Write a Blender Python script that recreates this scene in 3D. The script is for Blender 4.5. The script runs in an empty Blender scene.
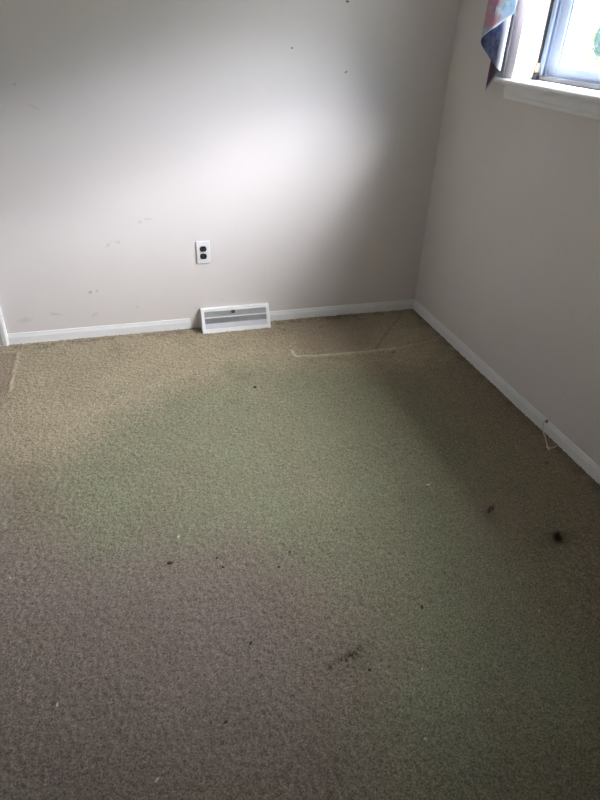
import bpy, bmesh, math, random
import numpy as np
from mathutils import Vector, Matrix

# ------------------------------------------------------------------ camera
scene = bpy.context.scene
COL = scene.collection
F_PX = 603.0
ROT = np.array([[0.95903642, 0.12035371, -0.25644517],
                [-0.28062524, 0.52733606, -0.80197640],
                [0.03871195, 0.84108957, 0.53950878]])
CAM = np.array([-1.66086502, -3.02812159, 1.48])
cd = bpy.data.cameras.new('camera')
cam = bpy.data.objects.new('camera', cd)
COL.objects.link(cam)
m4 = Matrix.Identity(4)
for i in range(3):
    for j in range(3):
        m4[i][j] = ROT[i, j]
    m4[i][3] = CAM[i]
cam.matrix_world = m4
cd.sensor_fit = 'VERTICAL'
cd.sensor_height = 36.0
cd.sensor_width = 27.0
cd.lens = F_PX / 800.0 * 36.0
cd.clip_start = 0.05
cd.clip_end = 300
scene.camera = cam

# ------------------------------------------------------------------ sky and sun
SUN_TO = Vector((0.66, -0.40, 1.08)).normalized()      # towards the bright part of the sky
SUN_STRENGTH = 85.0
SUN_ANGLE = 73.0
SKY_STRENGTH = 1.05
w = bpy.data.worlds.new('sky')
scene.world = w
w.use_nodes = True
wn = w.node_tree
wn.nodes.clear()
sky = wn.nodes.new('ShaderNodeTexSky')
sky.sky_type = 'NISHITA'
sky.sun_disc = False
sky.sun_elevation = math.asin(SUN_TO.z)
sky.sun_rotation = math.atan2(SUN_TO.x, SUN_TO.y)
sky.dust_density = 2.0
sky.air_density = 1.0
bg = wn.nodes.new('ShaderNodeBackground')
bg.inputs['Strength'].default_value = SKY_STRENGTH
wo = wn.nodes.new('ShaderNodeOutputWorld')
wn.links.new(sky.outputs[0], bg.inputs[0])
wn.links.new(bg.outputs[0], wo.inputs[0])

sd = bpy.data.lights.new('hazy_sun', 'SUN')
sd.energy = SUN_STRENGTH
sd.angle = math.radians(SUN_ANGLE)
sd.color = (1.0, 0.96, 0.995)
so = bpy.data.objects.new('hazy_sun', sd)
COL.objects.link(so)
so.rotation_euler = SUN_TO.to_track_quat('Z', 'Y').to_euler()
so.location = (6, -4, 6)

vs = scene.view_settings
vs.view_transform = 'Standard'
vs.look = 'None'
vs.gamma = 1.0
vs.use_curve_mapping = False
vs.exposure = 0.0

random.seed(7)
rng = np.random.default_rng(7)

# ------------------------------------------------------------------ pixels to points
def ray(p):
    return ROT @ np.array([p[0] - 300.0, -(p[1] - 400.0), -F_PX])
def on_plane(p, axis, v):
    r = ray(p)
    return CAM + r * ((v - CAM[axis]) / r[axis])
def on_floor(p, z=0.0): return on_plane(p, 2, z)
def on_back(p, y=0.0): return on_plane(p, 1, y)
def on_right(p, x=0.0): return on_plane(p, 0, x)

# ------------------------------------------------------------------ materials
class Nodes:
    def __init__(self, name):
        self.m = bpy.data.materials.new(name)
        self.m.use_nodes = True
        self.t = self.m.node_tree
        self.t.nodes.clear()
        self.out = self.t.nodes.new('ShaderNodeOutputMaterial')
    def n(self, typ, **kw):
        nd = self.t.nodes.new(typ)
        for k, v in kw.items():
            setattr(nd, k, v)
        return nd
    def put(self, sock, v):
        if isinstance(v, bpy.types.NodeSocket):
            self.t.links.new(v, sock)
        elif v is not None:
            if isinstance(v, (tuple, list)) and len(v) == 3 and sock.type == 'RGBA':
                v = (*v, 1)
            sock.default_value = v
    def coord(self):
        return self.n('ShaderNodeTexCoord').outputs['Object']
    def noise(self, vec, scale, detail=3, rough=.5):
        nd = self.n('ShaderNodeTexNoise')
        self.put(nd.inputs['Vector'], vec)
        nd.inputs['Scale'].default_value = scale
        nd.inputs['Detail'].default_value = detail
        nd.inputs['Roughness'].default_value = rough
        return nd.outputs['Fac']
    def math(self, op, a, b=None, c=None, clamp=False):
        nd = self.n('ShaderNodeMath', operation=op, use_clamp=clamp)
        self.put(nd.inputs[0], a)
        if b is not None: self.put(nd.inputs[1], b)
        if c is not None: self.put(nd.inputs[2], c)
        return nd.outputs[0]
    def remap(self, v, a, b, c=0., d=1., smooth=True):
        nd = self.n('ShaderNodeMapRange', interpolation_type='SMOOTHSTEP' if smooth else 'LINEAR')
        self.put(nd.inputs[0], v)
        for i, q in enumerate((a, b, c, d)):
            nd.inputs[i + 1].default_value = q
        return nd.outputs[0]
    def mix(self, f, a, b, blend='MIX'):
        nd = self.n('ShaderNodeMix', data_type='RGBA', blend_type=blend)
        self.put(nd.inputs[0], f)
        self.put(nd.inputs[6], a)
        self.put(nd.inputs[7], b)
        return nd.outputs[2]
    def attr(self, name):
        return self.n('ShaderNodeAttribute', attribute_name=name).outputs['Fac']
    def bump(self, h, strength, dist):
        nd = self.n('ShaderNodeBump')
        nd.inputs['Strength'].default_value = strength
        nd.inputs['Distance'].default_value = dist
        self.put(nd.inputs['Height'], h)
        return nd.outputs[0]
    def bsdf(self, col, rough=.5, normal=None, **kw):
        nd = self.n('ShaderNodeBsdfPrincipled')
        self.put(nd.inputs['Base Color'], col)
        self.put(nd.inputs['Roughness'], rough)
        if normal is not None: self.put(nd.inputs['Normal'], normal)
        for k, v in kw.items():
            self.put(nd.inputs[k.replace('_', ' ')], v)
        self.t.links.new(nd.outputs[0], self.out.inputs[0])
        return nd

def plain(name, col, rough=.5, var=.06, scale=12., bump=0.0, **kw):
    N = Nodes(name)
    c = N.coord()
    f = N.noise(c, scale)
    dark = tuple(x * (1 - var) for x in col)
    lite = tuple(min(1, x * (1 + var)) for x in col)
    nrm = N.bump(N.noise(c, scale * 8), bump, .001) if bump else None
    N.bsdf(N.mix(f, dark, lite), rough, nrm, **kw)
    return N.m

def wall_paint(name, col, marks=(), u_axis=0):
    """roller-stippled paint with a few scuffs; marks: (u, z, half-width, half-height, tilt, strength, colour)"""
    N = Nodes(name)
    c = N.coord()
    sep = N.n('ShaderNodeSeparateXYZ')
    N.put(sep.inputs[0], c)
    u, z = sep.outputs[u_axis], sep.outputs[2]
    big = N.noise(c, 1.7, 4)
    base = N.mix(big, tuple(x * .97 for x in col), tuple(min(1, x * 1.03) for x in col))
    smear = N.remap(N.noise(c, 6.0, 6, .65), .60, .80)
    base = N.mix(N.math('MULTIPLY', smear, .10), base, (.36, .33, .30))
    frag = N.noise(c, 75, 5, .75)
    for (mu, mz, hw, hh, tilt, stren, mc) in marks:
        du = N.math('SUBTRACT', u, mu)
        dz = N.math('SUBTRACT', z, mz)
        ct, st = math.cos(tilt), math.sin(tilt)
        a = N.math('DIVIDE', N.math('ADD', N.math('MULTIPLY', du, ct), N.math('MULTIPLY', dz, st)), hw)
        b = N.math('DIVIDE', N.math('SUBTRACT', N.math('MULTIPLY', dz, ct), N.math('MULTIPLY', du, st)), hh)
        d = N.math('ADD', N.math('MULTIPLY', a, a), N.math('MULTIPLY', b, b))
        d = N.math('ADD', d, N.math('MULTIPLY', N.math('SUBTRACT', frag, .42), 1.2 if mc == DK else 5.0))
        f = N.math('MULTIPLY', N.remap(d, .3, 1.1, 1., 0.), stren)
        base = N.mix(f, base, mc)
    st1 = N.noise(c, 240, 3, .6)
    st2 = N.noise(c, 14, 3, .5)
    hgt = N.math('ADD', st1, N.math('MULTIPLY', st2, 2.0))
    N.bsdf(base, .62, N.bump(hgt, .22, .0012))
    return N.m

WALL_COL = (.76, .71, .695)
DK, GR = (.10, .09, .08), (.42, .39, .37)
def bk(px, hw, hh, tilt, s, col):
    p = on_back(px); return (p[0], p[2], hw, hh, tilt, s, col)
def rt(px, hw, hh, tilt, s, col):
    p = on_right(px); return (p[1], p[2], hw, hh, tilt, s, col)
back_marks = [bk((292, 48), .007, .004, .3, .9, DK), bk((346, 72), .009, .004, .5, .9, DK), bk((347.5, 1.5), .011, .006, 0, .9, DK),
              bk((14, 84), .008, .010, .5, .5, GR), bk((90, 292), .014, .010, 0, .75, (.3, .27, .25)), bk((97, 291), .009, .012, .4, .45, GR),
              bk((148, 219), .030, .005, 0, .55, GR), bk((140, 222), .012, .008, .6, .4, GR), bk((108, 245), .04, .008, .7, .35, GR),
              bk((117, 242), .02, .012, 0, .35, GR), bk((55, 314), .05, .012, -.15, .38, GR), bk((95, 314), .03, .012, .5, .3, GR),
              bk((262, 88), .035, .006, -1.0, .35, (.8, .79, .78)), bk((34, 107), .035, .008, -.4, .3, (.5, .48, .47)),
              bk((25, 320), .05, .02, .2, .3, GR), bk((137, 307), .012, .006, 0, .4, GR), bk((222, 300), .02, .006, .5, .3, GR)]
right_marks = [rt((563, 393), .012, .004, 0, .5, GR), rt((590, 300), .006, .12, 0, .18, (.8, .78, .75)), rt((572, 395), .006, .16, 0, .15, (.8, .78, .75)),
               rt((440, 190), .02, .006, .4, .2, GR)]
M = {}
M['wall_back'] = wall_paint('greige wall paint scuffed', WALL_COL, back_marks, 0)
M['wall_right'] = wall_paint('greige wall paint window side', WALL_COL, right_marks, 1)
M['wall'] = wall_paint('greige wall paint', WALL_COL)
M['ceiling'] = plain('flat white ceiling paint', (.86, .855, .84), .8, .02, 3, .2)
M['trim'] = plain('semi gloss white trim', (.90, .90, .905), .32, .03, 9, .05)
M['trim_pink_reflect'] = plain('white trim with pink reflection', (.93, .84, .86), .35, .04, 9, .05)  # pink reflection of the curtain put into the white trim colour
M['jamb'] = plain('cream jamb paint', (.82, .77, .70), .4, .05, 14, .05)
M['vinyl'] = plain('cool white vinyl', (.42, .50, .64), .35, .02, 9)
M['track'] = plain('dull grey metal track', (.14, .14, .15), .5, .1, 25, Metallic=.2)
M['rubber'] = plain('black rubber', (.018, .018, .024), .6, .2, 40)
M['chip'] = plain('bare tan wood', (.62, .45, .30), .7, .2, 60)
M['plate'] = plain('white outlet plastic', (.80, .80, .81), .3, .015, 9)
M['black_plastic'] = plain('black outlet plastic', (.012, .012, .014), .3, .1, 30)
M['slot'] = plain('slot brown', (.10, .09, .085), .5, .1, 30)
M['steel'] = plain('dull steel', (.45, .44, .42), .4, .1, 60, Metallic=.9)
M['enamel'] = plain('white enamelled steel', (.82, .82, .82), .35, .04, 20)
M['band'] = plain('greyer enamel', (.60, .60, .63), .4, .04, 20)
M['fin'] = plain('grey grille steel', (.50, .50, .51), .45, .08, 40)
M['dark'] = plain('duct darkness', (.03, .03, .03), .8, .2, 20)
M['lever'] = plain('dark lever plastic', (.06, .065, .07), .5, .1, 50)
M['wire'] = plain('clear white wire', (.62, .62, .58), .35, .08, 60)
M['brass'] = plain('brass', (.72, .56, .30), .35, .1, 60, Metallic=.8)
M['door'] = plain('white door paint', (.76, .76, .76), .4, .02, 6)
M['crumb_dark'] = plain('dark brown crumb', (.030, .022, .018), .8, .4, 300)
M['crumb_red'] = plain('reddish brown crumb', (.060, .018, .014), .7, .4, 300)
M['crumb_white'] = plain('whitish lint', (.50, .47, .40), .8, .2, 300)
M['lawn'] = plain('summer lawn', (.30, .29, .18), .9, .35, 2.5, .3)
M['bark'] = plain('grey bark', (.16, .13, .10), .9, .3, 14, .5)
M['added_roof'] = plain('added soffit', (.6, .6, .58), .7, .05, 6)
M['rod'] = plain('white curtain rod', (.78, .77, .75), .35, .03, 9)

def leaf_mat():
    N = Nodes('sunlit leaves')
    c = N.coord()
    col = N.mix(N.noise(c, 3.0, 3), (.52, .56, .34), (.84, .84, .70))
    d = N.n('ShaderNodeBsdfDiffuse'); N.put(d.inputs[0], col)
    t = N.n('ShaderNodeBsdfTranslucent'); N.put(t.inputs[0], col)
    mx = N.n('ShaderNodeMixShader'); mx.inputs[0].default_value = .45
    N.t.links.new(d.outputs[0], mx.inputs[1]); N.t.links.new(t.outputs[0], mx.inputs[2])
    N.t.links.new(mx.outputs[0], N.out.inputs[0])
    return N.m
M['leaf'] = leaf_mat()

def glass_mat(name, tint, refl=.9):
    N = Nodes(name)
    c = N.coord()
    t = N.n('ShaderNodeBsdfTransparent')
    N.put(t.inputs[0], N.mix(N.noise(c, 3), tuple(x * .98 for x in tint), tint))
    g = N.n('ShaderNodeBsdfGlossy'); g.inputs['Roughness'].default_value = .02
    lw = N.n('ShaderNodeLayerWeight'); lw.inputs[0].default_value = .5
    fr = N.math('MULTIPLY_ADD', N.math('POWER', lw.outputs['Facing'], 5.0), .96, .04)
    mx = N.n('ShaderNodeMixShader')
    N.put(mx.inputs[0], N.math('MULTIPLY', fr, refl))
    N.t.links.new(t.outputs[0], mx.inputs[1]); N.t.links.new(g.outputs[0], mx.inputs[2])
    N.t.links.new(mx.outputs[0], N.out.inputs[0])
    return N.m
M['glass'] = glass_mat('window glass', (.93, .96, .97))
M['blue_glass'] = glass_mat('pale blue ornament glass', (.52, .64, .76))
M['blue_rim'] = glass_mat('clear ornament rim', (.72, .80, .86))
M['blue_core'] = plain('slate blue ornament core', (.22, .30, .38), .3, .2, 30)

def carpet_mat():
    N = Nodes('worn stained carpet')
    c = N.coord()
    n_f = N.noise(c, 190, 3, .8)
    n_m = N.noise(c, 60, 4, .7)
    n_b = N.noise(c, 5, 5, .6)
    tan = N.mix(N.attr('lit_tan'), (.235, .200, .142), (.345, .290, .203))  # tan lightened by the back wall in place of missing window light
    green = (.212, .216, .144)
    mauve = (.232, .190, .164)
    gw = N.math('MULTIPLY', N.attr('green'), 1.0)
    mw = N.attr('mauve')
    col = N.mix(mw, tan, mauve)
    col = N.mix(gw, col, green)
    col = N.mix(N.math('MULTIPLY', N.remap(n_b, .35, .7), .22), col, (.17, .14, .10))
    tw = N.remap(n_f, .36, .64, .48, 1.46, False)
    tm = N.remap(n_m, .30, .70, .86, 1.14, False)
    tv = N.math('MULTIPLY', tw, tm)
    comb = N.n('ShaderNodeCombineColor')
    for i in range(3): N.put(comb.inputs[i], tv)
    col = N.mix(1.0, col, comb.outputs[0], 'MULTIPLY')
    specks = N.remap(N.noise(c, 85, 2, .5), .66, .74)
    col = N.mix(N.math('MULTIPLY', specks, .38), col, (.05, .042, .034))
    col = N.mix(N.attr('seam'), col, (.58, .52, .38))
    col = N.mix(N.attr('rosy'), col, (.25, .19, .15))
    col = N.mix(N.attr('dirt'), col, (.018, .014, .011))
    b = N.bump(N.math('ADD', n_f, N.math('MULTIPLY', n_m, .4)), .7, .003)
    N.bsdf(col, .95, b, Sheen_Weight=.0, Specular_IOR_Level=.05)
    return N.m
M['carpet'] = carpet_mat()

def fabric_mat(name, lining=False):
    N = Nodes(name)
    c = N.coord()
    v = N.n('ShaderNodeTexVoronoi'); N.put(v.inputs['Vector'], c); v.inputs['Scale'].default_value = 17
    n1 = N.noise(c, 16, 4, .6)
    n2 = N.noise(c, 34, 4, .6)
    n3 = N.noise(c, 9, 3, .5)
    if lining:
        col = N.mix(N.remap(n2, .35, .65), (.07, .10, .24), (.20, .25, .42))
        col = N.mix(N.remap(n1, .55, .70), col, (.24, .20, .34))
        col = N.mix(N.attr('hem'), col, (.90, .90, .95))
    else:
        col = N.mix(N.remap(n2, .38, .62), (.14, .36, .40), (.42, .66, .70))
        col = N.mix(N.remap(v.outputs['Distance'], .25, .55), (.40, .55, .72), col)
        col = N.mix(N.math('MULTIPLY', N.attr('rose'), N.remap(n1, .36, .50)), col, (.58, .26, .28))
        col = N.mix(N.math('MULTIPLY', N.attr('plum'), 1.), col, (.13, .05, .11))
        col = N.mix(N.attr('hem'), col, (.62, .80, .84))
    wv = N.noise(c, 420, 2)
    d = N.n('ShaderNodeBsdfPrincipled')
    N.put(d.inputs['Base Color'], col); d.inputs['Roughness'].default_value = .55
    d.inputs['Sheen Weight'].default_value = .2
    N.put(d.inputs['Normal'], N.bump(wv, .3, .0006))
    t = N.n('ShaderNodeBsdfTranslucent'); N.put(t.inputs[0], col)
    mx = N.n('ShaderNodeMixShader'); mx.inputs[0].default_value = .38
    N.t.links.new(d.outputs[0], mx.inputs[1]); N.t.links.new(t.outputs[0], mx.inputs[2])
    N.t.links.new(mx.outputs[0], N.out.inputs[0])
    return N.m
M['floral'] = fabric_mat('floral chintz')
M['lining'] = fabric_mat('navy underside of chintz', True)

# ------------------------------------------------------------------ mesh helpers
def link(name, me, mat, parent=None):
    o = bpy.data.objects.new(name, me)
    COL.objects.link(o)
    if mat is not None:
        me.materials.append(M[mat])
    if parent is not None:
        o.parent = parent
    return o
def finish(name, bm, mat, parent=None, bevel=0.0, smooth=False, seg=2):
    bmesh.ops.recalc_face_normals(bm, faces=bm.faces)
    if bevel:
        bmesh.ops.bevel(bm, geom=list(bm.edges), offset=bevel, segments=seg, affect='EDGES', profile=.5)
    me = bpy.data.meshes.new(name)
    bm.to_mesh(me); bm.free()
    if smooth:
        for p in me.polygons: p.use_smooth = True
    return link(name, me, mat, parent)
def box(bm, x0, x1, y0, y1, z0, z1):
    vs_ = [bm.verts.new(p) for p in ((x0, y0, z0), (x1, y0, z0), (x1, y1, z0), (x0, y1, z0),
                                     (x0, y0, z1), (x1, y0, z1), (x1, y1, z1), (x0, y1, z1))]
    for f in ((0, 3, 2, 1), (4, 5, 6, 7), (0, 1, 5, 4), (1, 2, 6, 5), (2, 3, 7, 6), (3, 0, 4, 7)):
        bm.faces.new([vs_[i] for i in f])
def boxes(name, mat, lst, parent=None, bevel=0.0):
    bm = bmesh.new()
    for b in lst: box(bm, *b)
    return finish(name, bm, mat, parent, bevel)
def extrude_profile(bm, prof, axis, a, b, flip=None):
    """closed profile (list of 2-D points) swept from a to b along axis (0: x with (y,z); 1: y with (x,z); 2: z with (x,y))"""
    def pt(q, t):
        if axis == 0: return (t, q[0], q[1])
        if axis == 1: return (q[0], t, q[1])
        return (q[0], q[1], t)
    A = [bm.verts.new(pt(q, a)) for q in prof]
    B = [bm.verts.new(pt(q, b)) for q in prof]
    n = len(prof)
    for i in range(n):
        bm.faces.new((A[i], A[(i + 1) % n], B[(i + 1) % n], B[i]))
    bm.faces.new(A[::-1]); bm.faces.new(B)
def tube(bm, pts, r, seg=8, closed=False):
    pts = [Vector(p) for p in pts]
    n = len(pts)
    rad = r if isinstance(r, (list, tuple)) else [r] * n
    rings = []
    for i in range(n):
        t = (pts[min(i + 1, n - 1)] - pts[max(i - 1, 0)]).normalized()
        up = Vector((0, 0, 1)) if abs(t.z) < .9 else Vector((1, 0, 0))
        a = t.cross(up).normalized(); b = t.cross(a)
        rings.append([bm.verts.new(pts[i] + (a * math.cos(k * 2 * math.pi / seg) + b * math.sin(k * 2 * math.pi / seg)) * rad[i]) for k in range(seg)])
    for i in range(n - 1):
        for k in range(seg):
            bm.faces.new((rings[i][k], rings[i][(k + 1) % seg], rings[i + 1][(k + 1) % seg], rings[i + 1][k]))
    bm.faces.new(rings[0][::-1]); bm.faces.new(rings[-1])
def spline(pts, n=8):
    pts = [Vector(p) for p in pts]
    P = [pts[0]] + pts + [pts[-1]]
    out = []
    for i in range(1, len(P) - 2):
        for k in range(n):
            t = k / n
            a, b, c, d = P[i - 1], P[i], P[i + 1], P[i + 2]
            out.append(.5 * ((2 * b) + (c - a) * t + (2 * a - 5 * b + 4 * c - d) * t * t + (3 * b - a - 3 * c + d) * t ** 3))
    out.append(pts[-1])
    return out
def tag(o, label, cat=None, group=None, kind=None):
    o['label'] = label
    if cat: o['category'] = cat
    if group: o['group'] = group
    if kind: o['kind'] = kind
    return o
def struct(o, label=None):
    o['kind'] = 'structure'
    if label: o['label'] = label
    return o
def empty(name, loc=(0, 0, 0)):
    o = bpy.data.objects.new(name, None)
    o.empty_display_size = .05
    COL.objects.link(o)
    o.location = loc
    return o
def adopt(child, parent):
    """parent keeping world placement (parents are unrotated)"""
    child.parent = parent
    child.matrix_parent_inverse = Matrix.Translation(-Vector(parent.location))

# ------------------------------------------------------------------ room shell
X_L, Y_F, H, WT = -3.20, -4.30, 2.44, .20
WIN_Y0, WIN_Y1, WIN_Z0, WIN_Z1 = -1.960, -0.563, 1.270, 2.120     # window opening in the right wall
DOOR_X0, DOOR_X1, DOOR_Z = -3.080, -2.320, 2.030                  # door opening in the back wall

floor = struct(boxes('floor', 'carpet', [(X_L - .16, WT, Y_F - .16, .16, -.14, -.012)]), 'worn tan and green stained carpet covering the room floor')
struct(boxes('ceiling', 'ceiling', [(X_L - .16, WT, Y_F - .16, .16, H, H + .12)]), 'flat white painted ceiling')
struct(boxes('wall_back', 'wall_back', [(X_L, DOOR_X0, 0, .14, -.012, H), (DOOR_X1, 0, 0, .14, -.012, H), (DOOR_X0, DOOR_X1, 0, .14, DOOR_Z, H)]),
       'scuffed greige painted wall with an outlet and floor register')
struct(boxes('wall_right', 'wall_right', [(0, WT, Y_F, WIN_Y0, -.012, H), (0, WT, WIN_Y1, .14, -.012, H),
                                          (0, WT, WIN_Y0, WIN_Y1, -.012, WIN_Z0), (0, WT, WIN_Y0, WIN_Y1, WIN_Z1, H)]),
       'greige painted wall holding the window')
struct(boxes('wall_left', 'wall', [(X_L - .16, X_L, Y_F, .14, -.012, H)]), 'greige painted wall left of the door')
struct(boxes('wall_front', 'wall', [(X_L - .16, WT, Y_F - .16, Y_F, -.012, H)]), 'greige painted wall behind the viewer')

# carpet pile: a real height field with crushed pile, seams and furniture dents
def poly_sdf(P, poly):
    """signed distance (negative inside) of points P (n,2) to polygon"""
    d2 = np.full(len(P), 1e9); inside = np.zeros(len(P), bool)
    k = len(poly)
    for i in range(k):
        a, b = poly[i], poly[(i + 1) % k]
        e = b - a; v = P - a
        t = np.clip((v @ e) / (e @ e), 0, 1)
        d2 = np.minimum(d2, ((v - t[:, None] * e) ** 2).sum(1))
        cond = (a[1] <= P[:, 1]) != (b[1] <= P[:, 1])
        if abs(e[1]) > 1e-9:
            xi = a[0] + (P[:, 1] - a[1]) / e[1] * e[0]
            inside ^= cond & (P[:, 0] < xi)
    d = np.sqrt(d2)
    return np.where(inside, -d, d)
def line_dist(P, pts):
    d2 = np.full(len(P), 1e9)
    for a, b in zip(pts[:-1], pts[1:]):
        e = b - a; v = P - a
        t = np.clip((v @ e) / (e @ e), 0, 1)
        d2 = np.minimum(d2, ((v - t[:, None] * e) ** 2).sum(1))
    return np.sqrt(d2)
def fl(*pxs):
    return np.array([on_floor(p)[:2] for p in pxs])
def lowfreq(P, wl, n=14):
    out = np.zeros(len(P))
    for _ in range(n):
        a = rng.uniform(0, 2 * math.pi); k = 2 * math.pi / (wl * rng.uniform(.6, 1.7))
        out += np.cos(P[:, 0] * math.cos(a) * k + P[:, 1] * math.sin(a) * k + rng.uniform(0, 6.28))
    return out / math.sqrt(n / 2)
def sstep(d, w_):
    t = np.clip(.5 - d / (2 * w_), 0, 1)
    return t * t * (3 - 2 * t)

def make_carpet():
    cell = .005
    nx = int(round(-X_L / cell)) + 1; ny = int(round(-Y_F / cell)) + 1
    xs = np.linspace(X_L, 0, nx); ys = np.linspace(Y_F, 0, ny)
    gx, gy = np.meshgrid(xs, ys)
    P = np.stack([gx.ravel(), gy.ravel()], 1)
    tuft = rng.normal(0, 1, (ny, nx))
    sm = (tuft + np.roll(tuft, 1, 0) + np.roll(tuft, 1, 1) + np.roll(tuft, (1, 1), (0, 1))) / 4
    z = (.0011 * tuft + .0012 * sm).ravel() + .0002 * lowfreq(P, .12) + .0008 * lowfreq(P, .6)
    wob = .05 * lowfreq(P, .35) + .025 * lowfreq(P, .11)
    green = sstep(poly_sdf(P, fl((55, 470), (130, 408), (225, 372), (300, 362), (405, 385), (455, 440), (500, 520), (570, 620), (640, 700), (640, 840), (400, 840), (372, 660), (325, 570), (240, 545), (90, 552), (20, 525))) + wob, .20)
    green *= .80 + .12 * np.clip(lowfreq(P, .3), -1, 1)
    mauve = sstep(poly_sdf(P, fl((-60, 490), (60, 520), (110, 535), (250, 530), (340, 575), (390, 680), (370, 780), (300, 860), (-60, 860))) + wob, .26)
    lit_tan = sstep(poly_sdf(P, fl((-60, 335), (200, 330), (280, 322), (405, 312), (440, 345), (400, 372), (330, 378), (225, 385), (140, 425), (60, 470), (-60, 480))) + wob, .18)
    jit = P + np.stack([.0015 * lowfreq(P, .08), .0015 * lowfreq(P, .08)], 1)
    seam = np.zeros(len(P)); dirt = np.zeros(len(P)); rosy = np.zeros(len(P))
    # raised seam and the crease in front of the corner
    d1 = line_dist(jit, fl((291, 351), (296, 358), (330, 356.5), (395, 349.5)))
    z += .006 * np.exp(-(d1 / .010) ** 2); seam = np.maximum(seam, .68 * np.exp(-(d1 / .009) ** 2))
    d1 = line_dist(jit, fl((395, 349.5), (437, 341)))
    z += .003 * np.exp(-(d1 / .009) ** 2); seam = np.maximum(seam, .22 * np.exp(-(d1 / .008) ** 2))
    d2 = line_dist(jit, fl((401, 316), (388, 331), (376, 349)))
    z -= .005 * np.exp(-(d2 / .012) ** 2); dirt = np.maximum(dirt, .22 * np.exp(-(d2 / .009) ** 2))
    d3 = line_dist(jit, fl((-20, 355.5), (18.5, 353.5), (9, 393)))
    z += .004 * np.exp(-(d3 / .008) ** 2); seam = np.maximum(seam, .35 * np.exp(-(d3 / .007) ** 2))
    rosy = np.maximum(rosy, .5 * sstep(poly_sdf(P, fl((-30, 356), (18, 354), (9, 392), (-30, 394))), .02))
    # soil line along the back wall and stains
    rosy = np.maximum(rosy, .45 * sstep(poly_sdf(P, fl((283, 326), (395, 314), (372, 348), (300, 352))) + .4 * wob, .06))
    soil = np.clip(.35 + .5 * lowfreq(P, .07), 0, 1) * np.exp(-((P[:, 1] + .04) / .02) ** 2)
    dirt = np.maximum(dirt, .35 * soil)
    soilr = np.clip(.5 + .3 * lowfreq(P, .09), 0, 1) * np.exp(-((P[:, 0] + .02) / .03) ** 2)
    dirt = np.maximum(dirt, .35 * soilr)
    def blot(px, rx, ry, ang, strength, depth=0., rag=.35):
        nonlocal dirt, z
        c = on_floor(px)[:2]; v = jit - c
        a = (v[:, 0] * math.cos(ang) + v[:, 1] * math.sin(ang)) / rx
        b = (-v[:, 0] * math.sin(ang) + v[:, 1] * math.cos(ang)) / ry
        q = a * a + b * b
        near = q < 16
        g = np.zeros(len(P)); g[near] = np.exp(-q[near])
        rg = np.clip(1 - rag + rag * rng.normal(0, 1, len(P)), 0, 1.4)
        dirt = np.maximum(dirt, np.clip(strength * g * rg, 0, 1))
        z = z - depth * g
    # rows of furniture-foot marks and burns: (pixel, radii, angle, strength, dent)
    blot((346, 659), .060, .010, .35, 1.2, .008, .9)
    blot((347, 664), .075, .045, .3, .30, .004, .6)
    blot((357, 657), .02, .012, .3, .6, .003)
    blot((490, 510), .026, .009, .4, 1.2, .006)
    blot((492, 518), .04, .05, 0, .25, .002)
    blot((559, 536), .024, .016, .2, 1.4, .014, .05)
    blot((563, 538), .050, .02, .35, .95, .006, .4)
    blot((556, 541), .07, .04, 0, .35, .003)
    for px, r, s in (((393, 353), .016, .8), ((359, 320), .014, .8), ((321, 328), .012, .8), ((284, 331), .016, .6), ((330, 359), .012, .5), ((44, 348), .035, .75), ((52, 346), .02, .5),
                     ((320, 372), .012, .5), ((246, 377), .05, .35), ((236, 402), .03, .3), ((415, 436), .012, .5), ((547, 464), .012, .7), ((60, 355), .03, .3)):
        blot(px, r, r * .6, .2, s, .002)
    for px in ((492, 524), (500, 515)):
        c = on_floor(px)[:2]; q = ((P - c) ** 2).sum(1) / .07 ** 2
        rosy = np.maximum(rosy, .45 * np.exp(-q))
    z = np.clip(z + .005, -.011, .016)
    me = bpy.data.meshes.new('carpet_pile')
    nv = nx * ny; nf = (nx - 1) * (ny - 1)
    co = np.column_stack([P, z]).astype(np.float32)
    me.vertices.add(nv); me.vertices.foreach_set('co', co.ravel())
    i0 = (np.arange(ny - 1)[:, None] * nx + np.arange(nx - 1)[None, :]).ravel()
    quads = np.column_stack([i0, i0 + 1, i0 + nx + 1, i0 + nx]).astype(np.int32)
    me.loops.add(nf * 4); me.loops.foreach_set('vertex_index', quads.ravel())
    me.polygons.add(nf); me.polygons.foreach_set('loop_start', np.arange(0, nf * 4, 4, dtype=np.int32))
    me.update(calc_edges=True)
    for nm, arr in (('lit_tan', lit_tan), ('green', green), ('mauve', mauve), ('seam', seam), ('dirt', dirt), ('rosy', rosy)):
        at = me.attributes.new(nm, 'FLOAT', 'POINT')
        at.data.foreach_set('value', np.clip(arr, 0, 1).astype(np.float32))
    o = link('carpet_pile', me, 'carpet', floor)
    o['kind'] = 'stuff'
    o['label'] = 'short cut carpet pile, tan with green and mauve discolouration, seams and dents'
make_carpet()

# baseboards ------------------------------------------------------------
BH, BT = .064, .007
def base_prof(s):      # (offset from wall, z)
    k = s * BT / .013
    return [(0, -.006), (k * .013, -.006), (k * .013, .043), (k * .0105, .0465), (k * .0105, .0495), (k * .0085, .052), (k * .0065, .0605), (k * .004, BH), (0, BH)]
def baseboard(name, axis, a, b, sign, off, label):
    bm = bmesh.new()
    extrude_profile(bm, [(off + q[0], q[1]) for q in base_prof(sign)], axis, a, b)
    return struct(finish(name, bm, 'trim'), label)
REG_X0, REG_X1 = on_floor((203, 334))[0], on_floor((271, 328.5))[0]
baseboard('baseboard_back', 0, -2.257, REG_X0 - .055, -1, 0, 'white baseboard between the door casing and the register')
baseboard('baseboard_back', 0, REG_X1 + .002, 0, -1, 0, 'white baseboard from the register to the corner')
baseboard('baseboard_right', 1, -BT, Y_F, -1, 0, 'white baseboard under the window wall')
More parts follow.
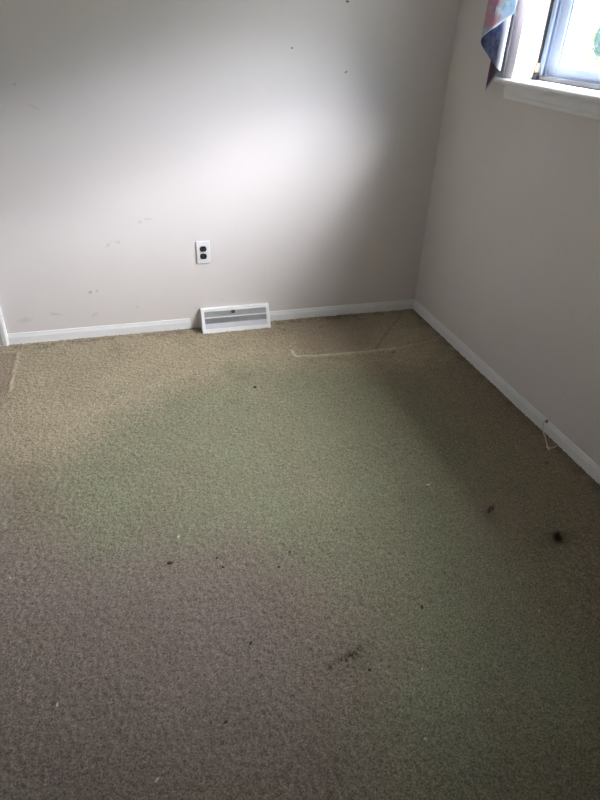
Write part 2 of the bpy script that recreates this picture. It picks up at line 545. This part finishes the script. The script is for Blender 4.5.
baseboard('baseboard_left', 1, -.02, Y_F, 1, X_L, 'white baseboard along the left wall')
baseboard('baseboard_front', 0, X_L + BT, -BT, 1, Y_F, 'white baseboard on the wall behind the viewer')

# door at the left end of the back wall ---------------------------------
door = struct(boxes('door_1', 'door', [(DOOR_X0 + .022, DOOR_X1 - .022, .035, .070, .010, DOOR_Z - .022)], None, .002), 'white door at the left end of the back wall')
def casing(name, prof_pts, axis, a, b, parent):
    bm = bmesh.new(); extrude_profile(bm, prof_pts, axis, a, b)
    return finish(name, bm, 'trim', parent)
cw = .060
def cas_prof(x_in, sgn):  # plan profile of a vertical casing: x_in = edge next to the opening, sgn = direction away from it
    return [(x_in, 0), (x_in, -.008), (x_in + sgn * .010, -.011), (x_in + sgn * .016, -.009), (x_in + sgn * .026, -.009), (x_in + sgn * .032, -.014),
            (x_in + sgn * .050, -.017), (x_in + sgn * cw, -.014), (x_in + sgn * cw, 0)]
casing('casing', cas_prof(-2.257 - cw, 1), 2, -.006, DOOR_Z + .06, door)
casing('casing', cas_prof(DOOR_X0 - .003, -1), 2, -.006, DOOR_Z + .06, door)
boxes('head_casing', 'trim', [(DOOR_X0 - .003, -2.257 - cw, -.014, 0, DOOR_Z - .003, DOOR_Z + .06)], door, .002)
boxes('jamb', 'trim', [(DOOR_X1 - .020, DOOR_X1, 0, .14, -.006, DOOR_Z)], door)
boxes('jamb', 'trim', [(DOOR_X0, DOOR_X0 + .020, 0, .14, -.006, DOOR_Z)], door)
boxes('head_jamb', 'trim', [(DOOR_X0 + .02, DOOR_X1 - .020, 0, .14, DOOR_Z - .02, DOOR_Z)], door)
for (x0, x1) in ((DOOR_X0 + .12, -2.74), (-2.66, DOOR_X1 - .12)):
    for (z0, z1) in ((.22, .86), (1.02, 1.84)):
        boxes('panel', 'door', [(x0, x1, .030, .040, z0, z1)], door, .004)
bm = bmesh.new(); tube(bm, [(DOOR_X0 + .09, .035, .96), (DOOR_X0 + .09, .005, .96), (DOOR_X0 + .09, .0, .96), (DOOR_X0 + .09, -.02, .96), (DOOR_X0 + .09, -.032, .96)], [.012, .012, .026, .028, .016], 14)
finish('door_knob', bm, 'brass', door, 0, True)

# ------------------------------------------------------------------ window
STOOL_Z = 1.284
win = struct(empty('window_1', (0, (WIN_Y0 + WIN_Y1) / 2, STOOL_Z)), 'white double hung window high in the right wall')
def wpart(o):
    adopt(o, win); return o
CO, CI = -.490, -.567      # outer and inner edge of the far casing
NO, NI = 2 * (WIN_Y0 + WIN_Y1) / 2 - CO, 2 * (WIN_Y0 + WIN_Y1) / 2 - CI
# sill (stool) with a rounded nose
sx = -.050
bm = bmesh.new()
extrude_profile(bm, [(0, STOOL_Z), (0, STOOL_Z - .020), (sx + .006, STOOL_Z - .022), (sx + .001, STOOL_Z - .018), (sx, STOOL_Z - .011), (sx + .001, STOOL_Z - .005), (sx + .006, STOOL_Z)][::-1],
                1, NO - .012, CO + .002)
# keep the horns outside the wall: the part inside the opening is narrower
box(bm, 0, .098, WIN_Y0 + .001, WIN_Y1 - .001, STOOL_Z - .014, STOOL_Z)
o = finish('window_stool', bm, 'trim'); wpart(o)
bm = bmesh.new()
extrude_profile(bm, [(0, 1.208), (-.011, 1.208), (-.013, 1.214), (-.013, 1.222), (-.017, 1.227), (-.017, 1.250), (-.020, 1.256), (-.020, STOOL_Z - .021), (0, STOOL_Z - .021)], 1, NO + .020, -.528)
wpart(finish('apron', bm, 'trim'))
top = WIN_Z1 + .015
def jamb_casing(a, b, bead):
    wpart(boxes('casing', 'trim_pink_reflect', [(-.018, 0, a, b, STOOL_Z, top + .06)], None, .003))
    wpart(boxes('casing_bead', 'trim', [(-.023, -.018, *bead, STOOL_Z, top + .06)], None, .002))
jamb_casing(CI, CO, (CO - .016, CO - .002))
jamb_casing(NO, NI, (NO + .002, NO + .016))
wpart(boxes('head_casing', 'trim', [(-.018, 0, NI, CI, top - .012, top + .06)], None, .003))
J = .006
for (u, v) in ((WIN_Y1 - J, WIN_Y1), (WIN_Y0, WIN_Y0 + J)):
    wpart(boxes('jamb_extension', 'trim', [(-.016, .0205, u, v, STOOL_Z, WIN_Z1)]))
    wpart(boxes('jamb', 'jamb', [(.0225, WT, u, v, STOOL_Z, WIN_Z1)]))
wpart(boxes('head_jamb', 'jamb', [(-.010, WT, WIN_Y0 + J, WIN_Y1 - J, WIN_Z1 - J, WIN_Z1)]))
wpart(boxes('sill', 'vinyl', [(.098, WT + .04, WIN_Y0 + J, WIN_Y1 - J, STOOL_Z - .014, STOOL_Z + .010)]))
yA, yB = WIN_Y0 + J, WIN_Y1 - J
# dark weatherstrip gap beside the sash, worn corner block
wpart(boxes('weatherstrip', 'rubber', [(.088, .098, yB - .006, yB, STOOL_Z + .062, WIN_Z1 - J)]))
wpart(boxes('weatherstrip', 'rubber', [(.088, .098, yA, yA + .006, STOOL_Z + .012, WIN_Z1 - J)]))
wpart(boxes('worn_corner', 'chip', [(.080, .098, yB - .010, yB, STOOL_Z + .026, STOOL_Z + .062)], None, .004))
wpart(boxes('corner_gasket', 'rubber', [(.076, .098, yB - .020, yB, STOOL_Z, STOOL_Z + .024)], None, .004))
# lower track bar
wpart(boxes('track_bar', 'track', [(.092, .104, yA + .006, yB - .020, STOOL_Z + .0, STOOL_Z + .018)], None, .002))
# vinyl side channels (ribbed) and two sashes
for s, ye in ((-1, yB), (1, yA)):
    wpart(boxes('side_channel', 'vinyl', [(.098, .195, *sorted((ye, ye + s * .010)), STOOL_Z + .012, WIN_Z1 - J)]))
    for xx in (.100, .117, .157):
        wpart(boxes('channel_rib', 'vinyl', [(xx, xx + .008, *sorted((ye + s * .010, ye + s * .024)), STOOL_Z + .012, WIN_Z1 - J)], None, .002))
def sash(name, x0, x1, z0, z1, sw, rail_b, rail_t):
    s = empty(name, (x0, (yA + yB) / 2, z0))
    s.parent = win; s.matrix_parent_inverse = Matrix.Translation(-Vector(win.location))
    a, b = yA + .024, yB - .024
    def sp(o): adopt(o, s)
    for (u, v) in ((a, a + sw), (b - sw, b)):
        sp(boxes('stile', 'vinyl', [(x0, x1, u, v, z0, z1)], None, .003))
    sp(boxes('bottom_rail', 'vinyl', [(x0, x1, a + sw, b - sw, z0, z0 + rail_b)], None, .003))
    sp(boxes('top_rail', 'vinyl', [(x0, x1, a + sw, b - sw, z1 - rail_t, z1)], None, .003))
    xm = (x0 + x1) / 2 + .006
    for (u, v) in ((a + sw, a + sw + .008), (b - sw - .008, b - sw)):
        sp(boxes('glazing_bead', 'vinyl', [(xm - .012, xm - .003, u, v, z0 + rail_b, z1 - rail_t)]))
    sp(boxes('pane', 'glass', [(xm - .002, xm + .002, a + sw - .004, b - sw + .004, z0 + rail_b - .004, z1 - rail_t + .004)]))
    return xm
MID = 1.70
xm = sash('lower_sash', .126, .156, STOOL_Z + .011, MID + .02, .052, .044, .034)
sash('upper_sash', .166, .194, MID - .016, WIN_Z1 - J, .052, .034, .040)

# oval ornament against the lower pane
oc = Vector((xm - .010, -.857, 1.442))
orn = empty('hanging_ornament', oc)
tag(orn, 'pale blue oval glass ornament hanging against the window pane', 'ornament')
def oval(name, mat, ry, rz, x0, x1, inner=0., dz=0., dy=0.):
    bm = bmesh.new(); n = 36; rings = []
    for (xx, s) in ((x0, .94), (x0 + (x1 - x0) * .3, 1.), (x0 + (x1 - x0) * .7, 1.), (x1, .94)):
        rings.append([bm.verts.new((oc.x + xx, oc.y + dy + ry * s * math.cos(k * 2 * math.pi / n), oc.z + dz + rz * s * math.sin(k * 2 * math.pi / n))) for k in range(n)])
    inn = []
    if inner:
        for xx in (x0, x1):
            inn.append([bm.verts.new((oc.x + xx, oc.y + dy + (ry - inner) * math.cos(k * 2 * math.pi / n), oc.z + dz + (rz - inner) * math.sin(k * 2 * math.pi / n))) for k in range(n)])
        loop = rings + inn[::-1]
        seq = loop + [loop[0]]
    else:
        seq = rings
        bm.faces.new(rings[0][::-1]); bm.faces.new(rings[-1])
    for A, B in zip(seq[:-1], seq[1:]):
        for k in range(n):
            bm.faces.new((A[k], A[(k + 1) % n], B[(k + 1) % n], B[k]))
    adopt(finish(name, bm, mat, None, 0, False), orn)
oval('rim', 'blue_rim', .046, .066, -.004, .004, .008)
oval('disc', 'blue_glass', .037, .057, -.002, .002)
oval('core', 'blue_core', .020, .028, -.006, -.0025, 0, -.012, -.008)
bm = bmesh.new(); tube(bm, [oc + Vector((0, 0, .064)), oc + Vector((0, 0, MID - .016 - oc.z))], .0012, 6)
adopt(finish('hanging_thread', bm, 'wire'), orn)

# ------------------------------------------------------------------ curtain (cascading tail on a rod)
cur = empty('curtain', (-.07, (WIN_Y0 + WIN_Y1) / 2, 2.26))
tag(cur, 'floral teal and pink curtain tail with navy underside hanging beside the window', 'curtain')
bm = bmesh.new(); tube(bm, [(-.085, NO - .12, 2.26), (-.085, CO + .14, 2.26)], .011, 14)
adopt(finish('curtain_rod', bm, 'rod', None, 0, True), cur)
for yy in (NO - .10, CO + .12):
    bm = bmesh.new(); tube(bm, [(0, yy, 2.26), (-.085, yy, 2.26)], .006, 8)
    adopt(finish('rod_bracket', bm, 'rod', None, 0, True), cur)

def tail():
    # stations along the cloth: plan x, and (photo pixel of the hem) which fixes y and hem height at that depth
    st = [(-.104, (513.5, 13)), (-.112, (507, 18)), (-.118, (497, 26)), (-.120, (488, 33)), (-.117, (482.5, 38)), (-.108, (480.5, 43)),
          (-.097, (482.5, 48)), (-.088, (487.5, 55)), (-.080, (493.5, 63)), (-.070, (497.5, 68)), (-.060, (500, 70.5)),
          (-.050, (498.5, 73)), (-.042, (494, 77)), (-.036, (490, 84)), (-.032, (486, 91))]
    pts = []
    for x, p in st:
        q = on_right(p, x); pts.append(Vector((x, q[1], q[2])))
    hem = spline(pts, 6)
    n = len(hem); nz = 34; ztop = 2.262
    rows = []
    for j in range(nz + 1):
        t = j / nz
        row = []
        for i, hp in enumerate(hem):
            k = t ** 1.25
            z = hp.z + (ztop - hp.z) * k
            s = i / (n - 1)
            # gather towards the rod at the top
            squeeze = max(0., (z - 1.62) / (ztop - 1.62))
            y = hp.y * (1 - .35 * squeeze) + (-.44) * .35 * squeeze
            x = hp.x * (1 - .6 * squeeze) + (-.100) * .6 * squeeze
            fl_ = .004 * math.sin(s * 17 + z * 5) * (1 - k)
            row.append(Vector((x + fl_, y, z)))
        rows.append(row)
    return hem, rows
hem, rows = tail()
def cloth(name, mat, off, hemw, lining):
    n = len(rows[0]); nz = len(rows)
    co, faces = [], []
    nrm = []
    for j in range(nz):
        for i in range(n):
            a = rows[j][min(i + 1, n - 1)] - rows[j][max(i - 1, 0)]
            nv = a.cross(Vector((0, 0, 1)))
            nrm.append(nv.normalized() if nv.length > 1e-7 else Vector((-1, 0, 0)))
            co.append(rows[j][i] + nrm[-1] * off)
    for j in range(nz - 1):
        for i in range(n - 1):
            q = (j * n + i, j * n + i + 1, (j + 1) * n + i + 1, (j + 1) * n + i)
            faces.append(q)
    me = bpy.data.meshes.new(name); me.from_pydata([tuple(c) for c in co], [], faces); me.update()
    for p in me.polygons: p.use_smooth = True
    hemv, rose, plum = [], [], []
    for j in range(nz):
        for i in range(n):
            s = i / (n - 1)
            dz = rows[j][i].z - rows[0][i].z
            hv = 1. if dz < hemw else 0.
            if lining:
                yy = rows[j][i].y
                hv = min(1., max(0., (-yy - .520) / .015)) if s < .8 else 0.
            hemv.append(hv)
            rose.append(min(1., max(0., (s - .08) / .10)) if s < .5 else .3)
            plum.append(1. if s > .88 else (0. if s < .78 else (s - .78) / .1))
    for nm, arr in (('hem', hemv), ('rose', rose), ('plum', plum)):
        at = me.attributes.new(nm, 'FLOAT', 'POINT'); at.data.foreach_set('value', np.array(arr, np.float32))
    o = link(name, me, mat)
    adopt(o, cur)
    return o
# front print on one face, navy underside on the other, 1.6 mm apart
nrm_test = (rows[0][8] - rows[0][6]).cross(Vector((0, 0, 1)))
sgn = 1 if nrm_test.x < 0 else -1
c1 = cloth('tail', 'floral', .0008 * sgn, .006, False)
c2 = cloth('tail_underside', 'lining', -.0008 * sgn, .006, True)
c2['label'] = 'navy underside of the folded tail with a white border'


# ------------------------------------------------------------------ outlet
oz = on_back((203.2, 252.5), -.004)
out = empty('wall_outlet', (oz[0], 0, oz[2] - .058))
tag(out, 'white wall plate with two black sockets above the register', 'outlet')
OX, OZ = oz[0], oz[2]
def rounded_rect(w_, h_, r, n=5):
    pts = []
    for cx, cy, a0 in ((w_ / 2 - r, h_ / 2 - r, 0), (-w_ / 2 + r, h_ / 2 - r, 90), (-w_ / 2 + r, -h_ / 2 + r, 180), (w_ / 2 - r, -h_ / 2 + r, 270)):
        for k in range(n + 1):
            a = math.radians(a0 + 90 * k / n)
            pts.append((cx + r * math.cos(a), cy + r * math.sin(a)))
    return pts
def plate_mesh(bm, pts, cx, cz, levels):
    """levels: list of (y, scale-shrink in metres)"""
    rings = []
    for (y, sh) in levels:
        ring = []
        for (u, v) in pts:
            L = math.hypot(u, v)
            ring.append(bm.verts.new((cx + u - sh * (u / L), y, cz + v - sh * (v / L))))
        rings.append(ring)
    n = len(pts)
    for A, B in zip(rings[:-1], rings[1:]):
        for k in range(n):
            bm.faces.new((A[k], A[(k + 1) % n], B[(k + 1) % n], B[k]))
    bm.faces.new(rings[0][::-1]); bm.faces.new(rings[-1])
bm = bmesh.new(); plate_mesh(bm, rounded_rect(.070, .119, .004), OX, OZ, [(0, 0), (-.0035, 0), (-.006, .003), (-.0065, .006)])
adopt(finish('wall_plate', bm, 'plate'), out)
def socket_outline(r=.0172, flat=.0140, n=14):
    pts = []
    for k in range(n + 1):
        a = math.radians(-54 + 108 * k / n); pts.append((r * math.cos(a), r * math.sin(a)))
    for k in range(n + 1):
        a = math.radians(126 + 108 * k / n); pts.append((r * math.cos(a), r * math.sin(a)))
    return pts
for dz in (.0195, -.0195):
    bm = bmesh.new(); plate_mesh(bm, socket_outline(), OX, OZ + dz, [(-.004, 0), (-.0085, 0), (-.0092, .001)])
    s = finish('socket', bm, 'black_plastic'); adopt(s, out)
    for dx, hh in ((-.0064, .0040), (.0064, .0034)):
        sl = boxes('slot', 'slot', [(OX + dx - .0012, OX + dx + .0012, -.0096, -.0088, OZ + dz + .003 - hh, OZ + dz + .003 + hh)]); sl.parent = s
        sl.matrix_parent_inverse = Matrix.Translation(-Vector(out.location))
        sl.matrix_parent_inverse = Matrix.Identity(4)
    bm = bmesh.new(); tube(bm, [(OX, -.0088, OZ + dz - .0075), (OX, -.0096, OZ + dz - .0075)], .0024, 12)
    gh = finish('ground_hole', bm, 'slot'); gh.parent = s
bm = bmesh.new(); tube(bm, [(OX, -.005, OZ), (OX, -.0075, OZ), (OX, -.0082, OZ)], [.0034, .0034, .002], 12)
adopt(finish('plate_screw', bm, 'steel'), out)

# ------------------------------------------------------------------ floor register
reg = empty('floor_register', ((REG_X0 + REG_X1) / 2, -.04, 0))
tag(reg, 'white sloped metal baseboard register with grey grilles on the carpet', 'register')
ytop, ybot = -.022, on_floor((236, 331))[1]
ztop = on_back((234, 307), ytop)[2]
def face(u, v, out_=0.):
    """u: 0..1 along the register, v: 0 (foot) .. 1 (top), out_: metres proud of the sloping face"""
    y = ybot + (ytop - ybot) * v; z = .012 + (ztop - .012) * v
    nl = math.hypot(ytop - ybot, ztop - .012)
    ny_, nz_ = -(ztop - .012) / nl, (ytop - ybot) / nl
    return (REG_X0 + (REG_X1 - REG_X0) * u, y + ny_ * out_, z + nz_ * out_)
def slab(name, mat, u0, u1, v0, v1, o0, o1, bevel=0.):
    bm = bmesh.new()
    c = [[bm.verts.new(face(u, v, o_)) for (u, v) in ((u0, v0), (u1, v0), (u1, v1), (u0, v1))] for o_ in (o0, o1)]
    bm.faces.new(c[0][::-1]); bm.faces.new(c[1])
    for k in range(4):
        bm.faces.new((c[0][k], c[0][(k + 1) % 4], c[1][(k + 1) % 4], c[1][k]))
    o = finish(name, bm, mat, None, bevel); adopt(o, reg); return o
# v levels: 0-.08 foot lip, .08-.30 plain lower band, .30-.34 bar, .34-.57 lower grille, .57-.64 bar, .64-.88 upper grille, .88-1 top band
slab('top_band', 'enamel', 0, 1, .87, 1, -.002, .002, .0008)
slab('side_band', 'enamel', 0, .045, .0, .87, -.002, .002, .0008)
slab('side_band', 'enamel', .955, 1, .0, .87, -.002, .002, .0008)
slab('middle_bar', 'enamel', .045, .955, .575, .625, -.002, .002, .0006)
slab('lower_band', 'band', .045, .955, .10, .335, -.004, -.0005, .0006)
slab('foot_lip', 'enamel', 0, 1, -.10, .10, .0, .004, .001)
slab('damper_plate', 'fin', .045, .955, .625, .87, -.008, -.006)
slab('duct_shadow', 'dark', .045, .955, .335, .575, -.014, -.012)
def fins(v0, v1, o0, o1, mat, pitch, wd):
    bm = bmesh.new(); L = REG_X1 - REG_X0
    n = int(L * .91 / pitch)
    for k in range(n):
        u = .045 + .91 * (k + .5) / n; hw = wd / L / 2
        c = [[bm.verts.new(face(uu, vv, o_)) for (uu, vv) in ((u - hw, v0), (u + hw, v0), (u + hw, v1), (u - hw, v1))] for o_ in (o0, o1)]
        bm.faces.new(c[0][::-1]); bm.faces.new(c[1])
        for q in range(4):
            bm.faces.new((c[0][q], c[0][(q + 1) % 4], c[1][(q + 1) % 4], c[1][q]))
    o = finish('grille_fins', bm, mat); adopt(o, reg); o['kind'] = 'stuff'; return o
fins(.625, .87, -.006, .000, 'fin', .0052, .0026)['label'] = 'fine upright fins of the upper grille'
fins(.335, .575, -.012, .000, 'fin', .0052, .0022)['label'] = 'fine upright fins of the lower grille'
# end plates, top return to the wall
for x in (REG_X0, REG_X1 - .0015):
    bm = bmesh.new()
    extrude_profile(bm, [(-.001, .0), (ybot, .0), (ybot, .012), (ytop, ztop), (-.001, ztop)], 0, x, x + .0015)
    adopt(finish('end_plate', bm, 'enamel'), reg)
adopt(boxes('top_return', 'enamel', [(REG_X0, REG_X1, ytop, -.001, ztop - .0015, ztop)]), reg)
# damper lever
a = Vector(face(.47, .93, .004)); b = Vector(face(.47, .80, .010))
bm = bmesh.new(); tube(bm, [Vector(face(.48, 1.0, .003)), Vector(face(.475, .86, .006))], .0022, 8)
adopt(finish('lever_stem', bm, 'enamel'), reg)
slab('lever_knob', 'lever', .440, .492, .735, .875, .000, .011, .002)
# flaking floor flange at the left end
adopt(boxes('back_flange', 'enamel', [(REG_X0 - .010, REG_X0, -.003, -.0005, .0, ztop - .012)]), reg)

# ------------------------------------------------------------------ loose wire at the right baseboard
hole = on_right((546.3, 421.5), -.010)
wr = empty('loose_wire', (hole[0], hole[1], 0))
tag(wr, 'thin white wire looping out of the right baseboard', 'wire')
pA = Vector((-.006, hole[1], hole[2]))
w1 = [pA, Vector(on_right((544.2, 421.5), -.022)), Vector(on_right((543, 426), -.030)), Vector(on_right((543.2, 432), -.030)),
      Vector(on_floor((545.5, 438), 0.015)), Vector(on_floor((546.5, 443), 0.012)), Vector(on_floor((547.6, 447), 0.011))]
w2 = [Vector(on_floor((548.4, 447.5), 0.011)), Vector(on_floor((551.5, 448), 0.013)), Vector(on_floor((555, 446.8), 0.015)), Vector(on_right((557.5, 445.0), -.015))]
bm = bmesh.new(); tube(bm, spline(w1, 8), .0021, 8); adopt(finish('wire', bm, 'wire', None, 0, True), wr)
bm = bmesh.new(); tube(bm, spline(w2, 8), .0014, 8); adopt(finish('wire', bm, 'wire', None, 0, True), wr)
pc = Vector(on_floor((548.2, 448.2), 0.012))
bm = bmesh.new(); tube(bm, [pc + Vector((.002, .014, .002)), pc + Vector((.001, .006, .001)), pc, pc + Vector((-.002, -.006, 0)), pc + Vector((-.003, -.012, 0))], [.0022, .004, .0042, .0036, .0016], 10)
adopt(finish('connector', bm, 'brass', None, 0, True), wr)
bm = bmesh.new()
hd = Vector((-1, 0, .6)).normalized()
hp = Vector((-.0075, hole[1], hole[2]))
tube(bm, [hp, hp + hd * .0035], .007, 12)
adopt(finish('grommet', bm, 'lever', None, 0, True), wr)

# ------------------------------------------------------------------ crumbs and lint on the carpet
def crumb(px, size, mat, label, elong=1.6, seed=0):
    p = on_floor(px, .008)
    r = random.Random(seed)
    if 'white' in mat: size *= .8
    bm = bmesh.new()
    bmesh.ops.create_icosphere(bm, subdivisions=2, radius=1)
    ang = r.uniform(0, 3.14)
    for v in bm.verts:
        q = v.co * (1 + r.uniform(-.22, .22))
        v.co = Vector((q.x * size * elong, q.y * size, q.z * size * .55))
    bmesh.ops.rotate(bm, verts=bm.verts, cent=(0, 0, 0), matrix=Matrix.Rotation(ang, 3, 'Z'))
    o = finish('lint_fleck' if 'white' in mat else 'crumb', bm, mat)
    o.location = (p[0], p[1], .0075 + size * .4)
    tag(o, label, 'debris', 'bits of debris on the carpet')
crumb((255, 387.5), .0075, 'crumb_dark', 'round black crumb on the carpet in front of the register', 1.1, 1)
crumb((170.5, 563), .0060, 'crumb_red', 'reddish brown oblong bit on the carpet, largest bit in the left half', 1.7, 2)
crumb((178.5, 537), .0042, 'crumb_white', 'pale lint fleck just behind the reddish brown bit', 2.2, 3)
crumb((217, 558), .0036, 'crumb_dark', 'tiny dark crumb right of the reddish brown bit, farther of two', 1.5, 4)
crumb((223, 567), .0038, 'crumb_dark', 'tiny dark crumb right of the reddish brown bit, nearer of two', 1.4, 5)
crumb((279, 567), .0036, 'crumb_red', 'tiny brown crumb at the near edge of the green area', 1.4, 6)
crumb((251, 643), .0040, 'crumb_dark', 'dark crumb left of the dented stain in the foreground', 1.8, 7)
crumb((157, 780), .0040, 'crumb_white', 'white lint fleck at the near edge of the carpet, lowest in view', 2.2, 8)
crumb((57, 705), .0032, 'crumb_white', 'pale lint fleck near the left edge of the foreground', 2.2, 9)
crumb((516.5, 446.5), .0038, 'crumb_white', 'pale fleck on the dark carpet left of the loose wire', 1.2, 10)
crumb((539, 611), .0034, 'crumb_white', 'pale fleck in the dark carpet below the burnt hole', 1.5, 11)
crumb((369.5, 670), .0044, 'crumb_dark', 'black crumb right of the dented foreground stain', 1.2, 12)
crumb((422, 669), .0034, 'crumb_white', 'small pale fleck well right of the dented stain', 1.3, 13)
crumb((425, 739), .0038, 'crumb_white', 'greenish white fleck in the right foreground', 1.4, 14)
crumb((428, 485), .0056, 'crumb_white', 'pale scrap on the green carpet, right of the middle', 1.8, 15)
crumb((422, 607), .0040, 'crumb_dark', 'dark sliver on the green carpet in front of the pale scrap', 2.2, 16)
crumb((10, 578), .0034, 'crumb_white', 'pale fleck by the left edge of view, mid carpet', 1.5, 17)
crumb((226, 722), .0036, 'crumb_dark', 'dark crumb in the middle of the foreground', 1.5, 18)
crumb((290, 552), .0034, 'crumb_dark', 'small dark crumb where green carpet turns mauve', 1.3, 19)

# ------------------------------------------------------------------ outdoors
GZ = -.45
struct(boxes('lawn', 'lawn', [(.30, 40, -34, 26, GZ - .2, GZ)]), 'bright lawn outside the window')
struct(boxes('added_eave', 'added_roof', [(WT, .36, Y_F - .3, .4, 2.40, 2.46)]), 'unseen overhang added to cut steep sky light')  # out-of-view overhang, added to keep high sky light off the floor
def tree(loc, h, rad, n, label, seed):
    r = np.random.default_rng(seed)
    t = empty('tree', (loc[0], loc[1], GZ))
    tag(t, label, 'tree', 'trees outside the window')
    bm = bmesh.new()
    tube(bm, [Vector((loc[0], loc[1], GZ)), Vector((loc[0] + .05, loc[1], GZ + h * .3)), Vector((loc[0], loc[1] + .08, GZ + h * .7))], [.13, .10, .04], 10)
    adopt(finish('trunk', bm, 'bark', None, 0, True), t)
    v = r.normal(0, 1, (n, 3)); v /= np.linalg.norm(v, axis=1)[:, None]
    rr = r.uniform(.35, 1, n) ** .5
    c = v * rr[:, None] * np.array([rad, rad, h * .46]) + np.array([loc[0], loc[1], GZ + h * .54])
    a = r.normal(0, 1, (n, 3)); a /= np.linalg.norm(a, axis=1)[:, None]
    b = np.cross(a, r.normal(0, 1, (n, 3))); b /= np.linalg.norm(b, axis=1)[:, None]
    L, W = .11, .055
    co = np.stack([c - a * L, c + b * W, c + a * L, c - b * W], 1).reshape(-1, 3)
    me = bpy.data.meshes.new('foliage')
    me.from_pydata(co.tolist(), [], np.arange(4 * n).reshape(-1, 4).tolist()); me.update()
    o = link('foliage', me, 'leaf'); adopt(o, t); o['kind'] = 'stuff'
tree((6.2, 4.6, 0), 3.4, 1.7, 5000, 'leafy tree farthest left beyond the window pane', 1)
tree((5.6, 9.0, 0), 3.6, 1.9, 5000, 'leafy tree far behind the pane, between two others', 2)
tree((10.4, 5.2, 0), 4.2, 2.1, 5000, 'tallest leafy tree beyond the window', 3)
tree((10.4, 11.2, 0), 3.9, 2.4, 5000, 'wide leafy tree deepest in the garden', 4)
